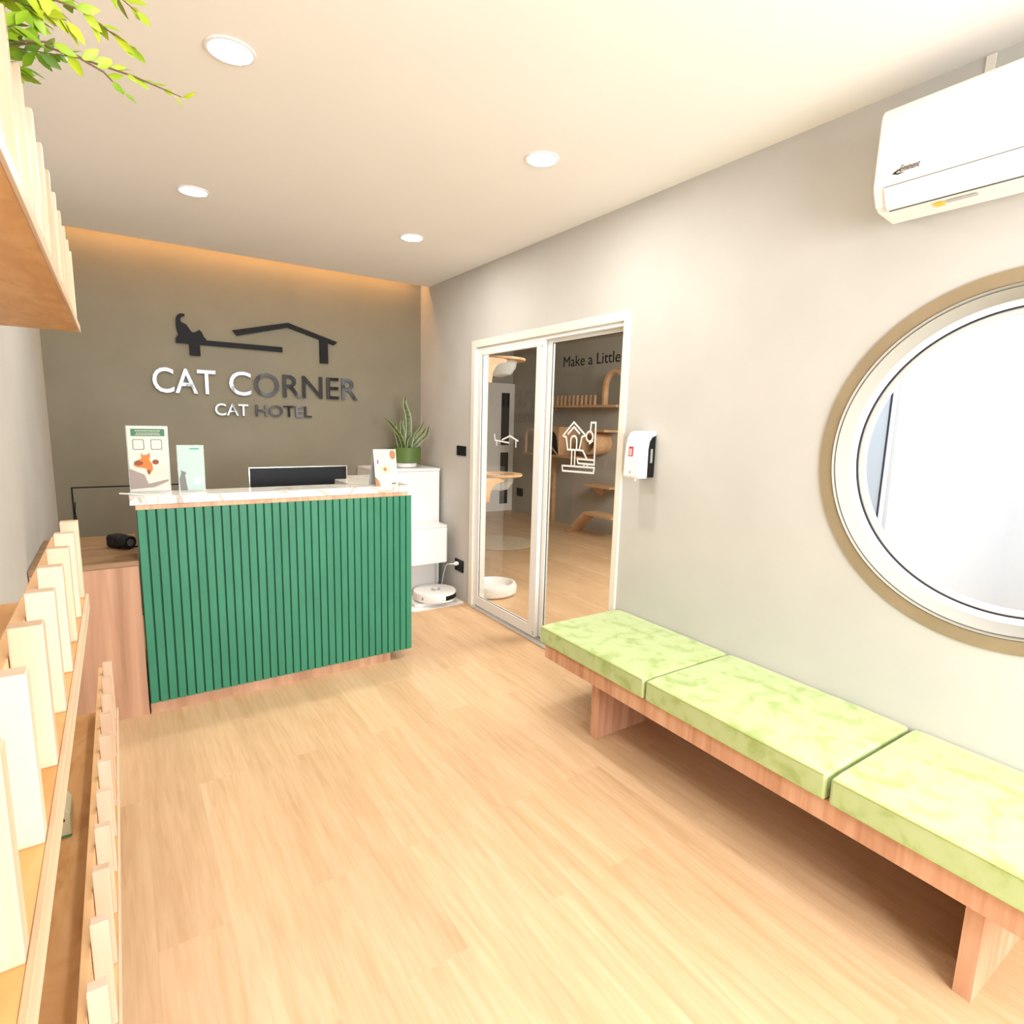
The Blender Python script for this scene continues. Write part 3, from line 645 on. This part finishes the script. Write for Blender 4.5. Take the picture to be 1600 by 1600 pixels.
# ================================================================ BENCH
t = thing('bench', 'long low reddish wood bench along the right wall', 'bench', rwp(.3, 1.2, 0))
MB(RW).box(-.53, -.508, .06, 2.205, .303, .375).build('apron', M['bench_wood'], t, .001)
MB(RW).box(-.507, -.004, .06, 2.205, .352, .375).box(-.507, -.004, 2.183, 2.205, .303, .351).build('seat_board', M['bench_wood'], t)
for y0 in (1.872, .396):
    MB(RW).box(-.464, -.01, y0, y0+.042, 0, .351).build('leg', M['bench_wood'], t, .001)
def cushion(y0, y1, label, dz=0, dx=0):
    c = thing('bench_cushion', label, 'cushion', rwp(.28, (y0+y1)/2, .376), 'lime bench cushions')
    b = MB(RW); nx, ny = 10, 14; xa, xb = -.545+dx, -.006; zt, zb_ = .464+dz, .3765
    top = {}
    def zf(i, j):
        u, v = i/nx*2-1, j/ny*2-1
        return zt + .006*(1-u**4)*(1-v**4) - (.004 if (i in (0, nx) and j in (0, ny)) else 0)
    for i in range(nx+1):
        for j in range(ny+1):
            top[i, j] = b.bm.verts.new(RW @ Vector((xa+(xb-xa)*i/nx, y0+(y1-y0)*j/ny, zf(i, j))))
    for i in range(nx):
        for j in range(ny): b.bm.faces.new((top[i, j], top[i+1, j], top[i+1, j+1], top[i, j+1]))
    rim = [(i, 0) for i in range(nx)]+[(nx, j) for j in range(ny)]+[(i, ny) for i in range(nx, 0, -1)]+[(0, j) for j in range(ny, 0, -1)]
    lo = []
    for (i, j) in rim: lo.append(b.bm.verts.new(RW @ Vector((xa+(xb-xa)*i/nx, y0+(y1-y0)*j/ny, zb_))))
    n_ = len(rim)
    for k in range(n_): b.bm.faces.new((top[rim[k]], top[rim[(k+1) % n_]], lo[(k+1) % n_], lo[k]))
    b.bm.faces.new(lo)
    b.build('pad', M['velvet'], c, .010, smooth=True, seg=4)
    s = .0006
    MB(RW).tube([(xa-s, y0+.008, zt-.006), (xa-s, y1-.008, zt-.006)], .0016, 6).tube([(xa-s, y0+.008, zb_+.008), (xa-s, y1-.008, zb_+.008)], .0014, 6).build('piping', M['velvet_seam'], c)
cushion(1.522, 2.236, 'lime green bench cushion nearest the glass door')
cushion(.782, 1.512, 'middle lime green bench cushion, left of the round window', .001)
cushion(.045, .768, 'lime green bench cushion under the round window, right end', .002, -.004)

# ================================================================ AIR CONDITIONER
t = thing('air_conditioner', 'white wall air conditioner above the round window', 'air conditioner', rwp(.1, .62, 2.32))
ya, yb = .205, 1.02
body = [(-.001, 2.465), (-.170, 2.465), (-.188, 2.460), (-.197, 2.448), (-.2, 2.43), (-.203, 2.24), (-.198, 2.222), (-.176, 2.182), (-.155, 2.170), (-.060, 2.158), (-.001, 2.180)]
MB(RW).prism(body, ya, yb, 'xz').build('body', M['white_warm'], t, .008, seg=3)
MB(RW).prism([(-.2045, 2.2275), (-.2015, 2.219), (-.182, 2.180), (-.170, 2.169), (-.162, 2.168), (-.168, 2.176), (-.178, 2.188), (-.196, 2.222)], ya+.04, yb-.035, 'xz').build('louver', M['white'], t, .001)
MB(RW).prism([(-.166, 2.1705), (-.160, 2.1700), (-.160, 2.166), (-.1645, 2.1665)], ya+.04, yb-.04, 'xz').build('louver_gap', M['dkgrey'], t)
MB(RW).prism([(-.2037, 2.2300), (-.2037, 2.2285), (-.20, 2.2285), (-.20, 2.23)], ya+.04, yb-.035, 'xz').build('louver_seam', M['grey'], t)
text_obj('brand_lettering', 'Eminent', rwp(.2034, .945, 2.262), -Ud, (0, 0, 1), -Wn, .055, .018, .001, M['dkgrey'], t, shear=.35)
MB(RW).prism([(.966, 2.262), (.950, 2.270), (.932, 2.272), (.950, 2.266), (.955, 2.261), (.93, 2.258), (.95, 2.256)], -.2042, -.2034, 'yz').build('brand_swoosh', M['black'], t)
MB(RW).prism([(-.135, 2.1655), (-.110, 2.1625), (-.110, 2.1605), (-.135, 2.1635)], .845, .870, 'xz').build('warning_sticker', M['yellow'], t)
MB(RW).prism([(-.135, 2.1655), (-.120, 2.1637), (-.120, 2.1617), (-.135, 2.1635)], .76, .838, 'xz').build('warning_text', M['silver'], t)
tag(MB(RW).box(-.006, -.0005, .808, .832, 2.47, 2.594).build('mounting_bracket', M['cream'], loc=rwp(0, .82, 2.53)), 'small vertical strip fixed on the wall above the air conditioner', 'bracket')

# ================================================================ PICKET SHELVES ON THE LEFT WALL
def picket_shelf(label, X, zt, zb_, th, ye, ys, ptop, rtop, y_first, y_last, dy, nm='picket_shelf'):
    t = thing(nm, label, 'shelf', (X-.12, ye-.5, zb_), 'picket-fronted wall shelves')
    xi = XL+.002
    MB().box(xi, X, ys, ye, zb_, zt).build('shelf_board', M['pine_board'], t)
    MB().box(X+.0002, X+.006, ys, ye+.002, zb_-.001, zt+.001).build('front_edge_strip', M['pine_y'], t, .001)
    MB().box(X-.046, X-.031, ys, ye-.005, zt, rtop).build('back_rail', M['pine_rail_warm_lit'], t, .001)
    k = 0; y = y_first; first = None
    while y > y_last-.001:
        if first is None:
            b = MB(); b.box(X-.030, X, y-.011, y+.011, zt, ptop); first = b.build('picket', M['pine'], t, .0015)
        else:
            o = first.copy(); col.objects.link(o); o.parent = t; o.location = first.location + Vector((0, y-y_first, random.uniform(-.0, .0)))
        y -= dy
    return t
picket_shelf('pale picket-fronted wooden wall shelf at waist height, middle of the three', -.078, 1.091, 1.060, .03, 1.485, .05, 1.254, 1.222, 1.47, .08, .14)
picket_shelf('pale picket-fronted wooden wall shelf, lowest of the three near the floor', -.0735, .296, .270, .03, 2.67, .55, .527, .480, 2.585, .60, .152)
up_ = picket_shelf('pale picket-fronted wooden wall shelf, highest, holding the leafy plant', -.083, 1.758, 1.738, .03, 2.48, .72, 1.990, 1.94, 2.466, .74, .1554)

# small pale box on the lowest shelf
t = thing('tissue_packet', 'small pale green box with a dark cat mark on the lowest picket shelf', 'box', (-.235, 1.93, .2965))
b = MB(); b.prism([(-.25, .297), (-.178, .297), (-.178, .365), (-.192, .392), (-.235, .392), (-.25, .365)], 1.88, 1.98, 'xz').build('body', M['pale_lime'], t, .003)
MB().prism([(-.208, .358), (-.194, .366), (-.190, .347), (-.202, .340)], 1.8792, 1.8797, 'xz').build('cat_mark', M['black'], t)
MB().box(-.250, -.1775, 1.8785, 1.8797, .300, .304).build('green_edge', M['print_teal'], t)

# leafy artificial plant on the highest shelf
t = thing('leafy_plant', 'bright green leafy artificial plant spilling over the highest picket shelf', 'plant', (-.22, 1.1, 1.759))
MB().lathe([(.045, 1.7592), (.06, 1.85), (.062, 1.855), (.055, 1.85)], (-.22, 1.15, 0), n=32).build('pot', M['white'], t, smooth=True)
random.seed(11)
stems = []
root = Vector((-.21, 1.15, 1.85))
def stem(pts): stems.append([Vector(p) for p in pts])
stem([root, (-.16, 1.17, 1.96), (-.06, 1.19, 2.015), (.012, 1.2, 2.016), (.062, 1.2, 2.014), (.129, 1.2, 2.004)])
stem([root, (-.15, 1.15, 1.97), (-.04, 1.14, 2.00), (.02, 1.16, 1.990), (.045, 1.17, 1.972)])
stem([root, (-.17, 1.12, 2.0), (-.08, 1.12, 2.05), (.0, 1.15, 2.06), (.06, 1.18, 2.045)])
stem([root, (-.18, 1.14, 2.05), (-.10, 1.14, 2.12), (0, 1.16, 2.13), (.07, 1.18, 2.10)])
stem([root, (-.17, 1.2, 1.98), (-.1, 1.24, 2.02), (-.03, 1.26, 2.04)])
stem([root, (-.18, 1.1, 1.98), (-.12, 1.06, 2.02), (-.07, 1.05, 2.04)])
stem([root, (-.20, 1.2, 2.02), (-.14, 1.25, 2.10), (-.06, 1.28, 2.12)])
stem([root, (-.22, 1.1, 2.05), (-.16, 1.1, 2.13), (-.09, 1.1, 2.14)])
stem([root, (-.18, 1.16, 1.97), (-.12, 1.16, 2.01), (-.06, 1.15, 2.03)])
stem([root, (-.18, 1.18, 2.0), (-.12, 1.2, 2.06), (-.04, 1.22, 2.09)])
stem([root, (-.19, 1.1, 2.0), (-.13, 1.09, 2.07), (-.05, 1.1, 2.10)])
stem([root, (-.19, 1.2, 1.95), (-.14, 1.24, 1.98), (-.08, 1.22, 1.99)])
stem([root, (-.17, 1.14, 1.93), (-.12, 1.12, 1.97), (-.075, 1.10, 1.99)])
stem([root, (-.18, 1.12, 1.99), (-.12, 1.10, 2.05), (-.06, 1.10, 2.065)])
stem([root, (-.18, 1.18, 2.02), (-.11, 1.2, 2.09), (-.02, 1.22, 2.11)])
stem([root, (-.19, 1.14, 1.99), (-.12, 1.14, 2.04), (-.02, 1.14, 2.035)])
b = MB()
for s in stems: b.tube(s, [.0014]*(len(s)-1)+[.0006], 6)
b.build('stems', M['stem'], t, smooth=True)
b = MB()
def leaf_at(p, d, L_, wd, nrm):
    d = d.normalized(); sd = d.cross(nrm).normalized(); nn = sd.cross(d).normalized()
    prof = [(0, .05), (.2, .6), (.42, 1), (.68, .8), (.88, .38), (1, .03)]; ra, rb_, rc_ = [], [], []
    for u, h in prof:
        c = p + d*L_*u - nn*(.12*L_*u*u)
        ra.append(b.bm.verts.new(c - sd*wd*h/2 + nn*wd*h*.12)); rb_.append(b.bm.verts.new(c)); rc_.append(b.bm.verts.new(c + sd*wd*h/2 + nn*wd*h*.12))
    for i in range(len(prof)-1):
        b.bm.faces.new((ra[i], rb_[i], rb_[i+1], ra[i+1])); b.bm.faces.new((rb_[i], rc_[i], rc_[i+1], rb_[i+1]))
for si, s in enumerate(stems):
    tot = len(s)-1; cnt = [20, 12, 26, 28, 28, 28, 28, 28, 32, 32, 32, 32, 30, 30, 30, 30][si]
    for k in range(cnt):
        u = .22 + .78*k/(cnt-1); q = u*tot; i = min(int(q), tot-1); ff = q-i
        p = s[i].lerp(s[i+1], ff); dr = (s[i+1]-s[i]).normalized()
        a = random.uniform(0, 2*pi); per = dr.orthogonal().normalized(); per.rotate(Matrix.Rotation(a, 3, dr))
        d = (dr*random.uniform(.5, 1.1) + per*random.uniform(.4, 1)).normalized()
        L_ = random.uniform(.030, .046)*(1 if si > 1 else .72)*(1.0 if u < .7 else .8)
        nrm = Vector((random.uniform(-.6, .6), random.uniform(-1, -.2), random.uniform(-.8, 1)))
        leaf_at(p, d, L_, L_*random.uniform(.38, .5), nrm)
b.build('foliage', M['leaf'], t, smooth=True)

# ================================================================ DOWNLIGHTS
spots = [(.372, 2.155, 'front left'), (1.588, 2.152, 'front right'), (.405, 3.532, 'back left'), (1.604, 3.516, 'back right')]
labs = ['recessed round ceiling light, largest in view, near the leafy plant', 'recessed round ceiling light nearest the air conditioner', 'recessed round ceiling light over the low wood cabinet side, near the highest shelf', 'smallest recessed round ceiling light, nearest the back right corner']
r0 = None
for (x, y, _), lb in zip(spots, labs):
    t = thing('downlight', lb, 'ceiling light', (x, y, HC), 'recessed ceiling lights')
    MB().lathe([(.064, HC-.0005), (.075, HC-.0005), (.073, HC-.005), (.064, HC-.006)], (x, y, 0), n=48, closed=True).build('trim_ring', M['white'], t, smooth=True)
    MB().lathe([(.0635, HC-.0008), (.0635, HC-.003)], (x, y, 0), n=40).build('diffuser', M['lamp'], t)
    area('bulb', (x, y, HC-.012), (.12, .12), DOWN_E, (1.0, .965, .91), (0, 0, -1), t, 'DISK')

# ================================================================ CAT ROOM CONTENTS
# back door
t = thing('door_2', 'white door with two dark glass strips at the far end of the cat room', 'door', (5.1, R2Y, 0)); t['kind'] = 'structure'
MB().box(4.55, 5.42, R2Y-.04, R2Y-.002, 0, 2.02).build('panel', M['white'], t, .003)
MB().box(5.42, 5.419, R2Y-.06, R2Y-.001, 0, 2.08).build('jamb', M['white'], t)
MB().box(4.50, 5.38, R2Y-.05, R2Y-.041, 2.02, 2.08).box(5.38, 5.418, R2Y-.05, R2Y-.041, 0, 2.08).build('frame', M['white'], t)
MB().box(5.18, 5.335, R2Y-.044, R2Y-.0405, 1.09, 1.93).build('glass_strip', M['dark_glass'], t)
MB().box(5.18, 5.335, R2Y-.044, R2Y-.0405, .12, .97).build('glass_strip', M['dark_glass'], t)
t = thing('power_outlet', 'black wall outlet in the cat room right of the white door', 'outlet', (R2X, 7.66, .33))
MB().box(R2X-.012, R2X-.0005, 7.58, 7.74, .27, .40).build('plate', M['black'], t, .003)
# wall ledge with pickets
t = thing('cat_walkway_shelf', 'wooden cat walkway with a row of pickets high on the cat room wall', 'shelf', (R2X, 6.1, 1.70))
MB().box(R2X-.24, R2X-.001, 5.3, 6.72, 1.69, 1.72).build('shelf_board', M['maple'], t)
b0 = None
for k in range(12):
    y = 6.66-.086*k
    if b0 is None: b0 = MB().box(R2X-.235, R2X-.205, y-.010, y+.010, 1.7205, 1.85).build('picket', M['maple'], t)
    else:
        o = b0.copy(); col.objects.link(o); o.parent = t; o.location = b0.location + Vector((0, y-6.66, 0))
b = MB(); out = []; inn = []
for k in range(25):
    a = radians(180*k/24); out.append((5.37+.20*cos(a), 1.92+.24*sin(a))); inn.append((5.37+.16*cos(a), 1.92+.20*sin(a)))
b.prism([(5.57, 1.7205)]+out+[(5.17, 1.7205), (5.21, 1.7205)]+inn[::-1]+[(5.53, 1.7205)], R2X-.23, R2X-.16, 'yz').build('arch', M['maple'], t)
# hanging half round shelf
t = thing('cat_bowl_perch', 'small round wooden cat perch with clear bowl on the cat room wall, under the walkway', 'cat perch', (R2X, 6.75, 1.66))
MB().lathe([(.17, 1.66), (.17, 1.68)], (R2X-.18, 6.80, 0), n=40).build('ring_board', M['maple'], t)
MB().lathe([(.14, 1.655), (.13, 1.60), (.08, 1.53), (.02, 1.51)], (R2X-.18, 6.80, 0), n=32).build('clear_bowl', M['acrylic'], t, smooth=True)
# arch box house on board
t = thing('cat_house_box', 'wooden cat cubby box with arched opening on the cat room wall', 'cat house', (R2X, 6.55, 1.03))
b = MB()
ar = [(6.46+.14*cos(radians(a)), 1.22+.14*sin(radians(a))) for a in range(0, 181, 12)]
b.prism([(6.80, 1.031), (6.80, 1.42), (6.28, 1.42), (6.28, 1.031), (6.32, 1.031)]+ar+[(6.60, 1.031)], R2X-.34, R2X-.32, 'yz')
b.build('arched_front', M['maple'], t)
MB().box(R2X-.319, R2X-.001, 6.781, 6.80, 1.031, 1.42).box(R2X-.319, R2X-.001, 6.28, 6.299, 1.031, 1.42).box(R2X-.319, R2X-.001, 6.30, 6.78, 1.40, 1.42).build('case', M['maple'], t)
b = MB(); out = []; inn = []
for k in range(25):
    a = radians(180*k/24); out.append((6.98+.12*cos(a), 1.27+.12*sin(a))); inn.append((6.98+.09*cos(a), 1.27+.09*sin(a)))
tag(b.prism([(7.10, 1.031)]+out+[(6.86, 1.031), (6.89, 1.031)]+inn[::-1]+[(7.07, 1.031)], R2X-.34, R2X-.31, 'yz').build('arch_ring', M['pine'], loc=(R2X-.3, 6.98, 1.1)), 'thin pale wooden arch standing left of the cubby box', 'arch')
tag(MB().box(R2X-.35, R2X-.001, 5.93, 7.12, 1.0, 1.03).build('wall_board', M['maple'], loc=(R2X-.1, 6.5, 1.0)), 'plain wooden wall board carrying the cubby box', 'shelf')
tag(MB().box(R2X-.06, R2X-.001, 6.735, 6.80, 0, .999).build('post', M['maple'], loc=(R2X-.03, 6.77, 0)), 'slim wooden post from the cat room floor to the wall board', 'post')
# round disc perch
t = thing('cat_tunnel', 'round wooden cat tunnel drum on the cat room wall right of the cubby box', 'cat tunnel', (R2X, 5.72, 1.22))
MB().lathe([(.15, -.30), (.15, -.002), (.12, -.002), (.12, -.30)], (R2X, 5.73, 1.22), 'x', 40, closed=True).build('drum', M['maple'], t, smooth=True)
MB().box(R2X-.28, R2X-.001, 5.45, 5.74, 1.372, 1.40).build('top_board', M['maple'], t)
# lower shelf
t = thing('cat_step', 'small dark-edged wooden wall step low on the cat room wall', 'shelf', (R2X, 5.65, .66))
MB().box(R2X-.28, R2X-.001, 5.30, 5.80, .65, .675).build('shelf_board', M['maple'], t)
MB().prism([(R2X-.001, .52), (R2X-.001, .6495), (R2X-.16, .6495), (R2X-.16, .62), (R2X-.05, .52)], 5.70, 5.74, 'xz').build('bracket', M['maple'], t)
# ramp
t = thing('cat_ramp', 'orange wooden cat ramp sloping down to the cat room floor', 'ramp', (5.15, 5.6, 0))
MB().prism([(5.92, .001), (5.96, .001), (5.62, .33), (5.1, .33), (5.1, .30), (5.60, .30)], 5.0, 5.24, 'yz').build('ramp_board', M['maple'], t)
# round rug
t = tag(MB().lathe([(.43, .0005), (.44, .006), (.38, .010), (.36, .008), (.01, .008)], (3.80, 5.78, 0), n=56).build('round_rug', noisy('pale rug', [(.4, (.55, .43, .29)), (.6, (.64, .52, .37))], nscale=40), loc=(3.8, 5.78, 0)), 'flat round beige mat on the cat room floor', 'mat')
# cat tree by the door: pole, two bowl perches
t = thing('cat_tree', 'cat climbing pole with two round wooden perches and clear bowls behind the door glass', 'cat tree', (2.62, 4.27, 0))
MB().lathe([(.035, .0), (.035, 2.59)], (2.57, 4.33, 0), n=24).build('pole', M['white'], t, smooth=True)
for zz in (1.985, 1.005):
    pr = MB().lathe([(.215, zz), (.22, zz+.004), (.22, zz+.02), (.15, zz+.02), (.15, zz)], (2.735, 4.22, 0), n=48, closed=True).build('perch_ring', M['maple'], t, smooth=True)
    MB().lathe([(.152, zz-.001), (.14, zz-.06), (.10, zz-.115), (.03, zz-.135), (.001, zz-.136), (.001, zz-.133), (.03, zz-.131), (.098, zz-.111), (.136, zz-.058), (.148, zz-.001)], (2.735, 4.22, 0), n=40, closed=True).build('clear_bowl', M['acrylic'], pr, smooth=True)
    q = [(2.46, zz-.001), (2.68, zz-.001), (2.68, zz-.03), (2.62, zz-.04), (2.575, zz-.07), (2.548, zz-.12), (2.54, zz-.20), (2.46, zz-.20)]
    MB().prism(q, 4.03, 4.05, 'xz').build('bracket', M['maple'], pr)
# litter tray dome base
t = thing('litter_tray', 'round white automatic litter tray base on the cat room floor behind the door', 'litter box', (2.62, 4.03, 0))
MB().lathe([(.19, .001), (.215, .02), (.22, .07), (.205, .10), (.185, .105), (.17, .09), (.15, .055), (.001, .045)], (2.60, 4.05, 0), n=56, sx=1, sy=.9).build('basin', M['white_warm'], t, smooth=True)
MB().lathe([(.03, .047), (.035, .052), (.02, .056)], (2.60, 4.02, 0), n=20).build('drain_cap', M['brown_print'], t)
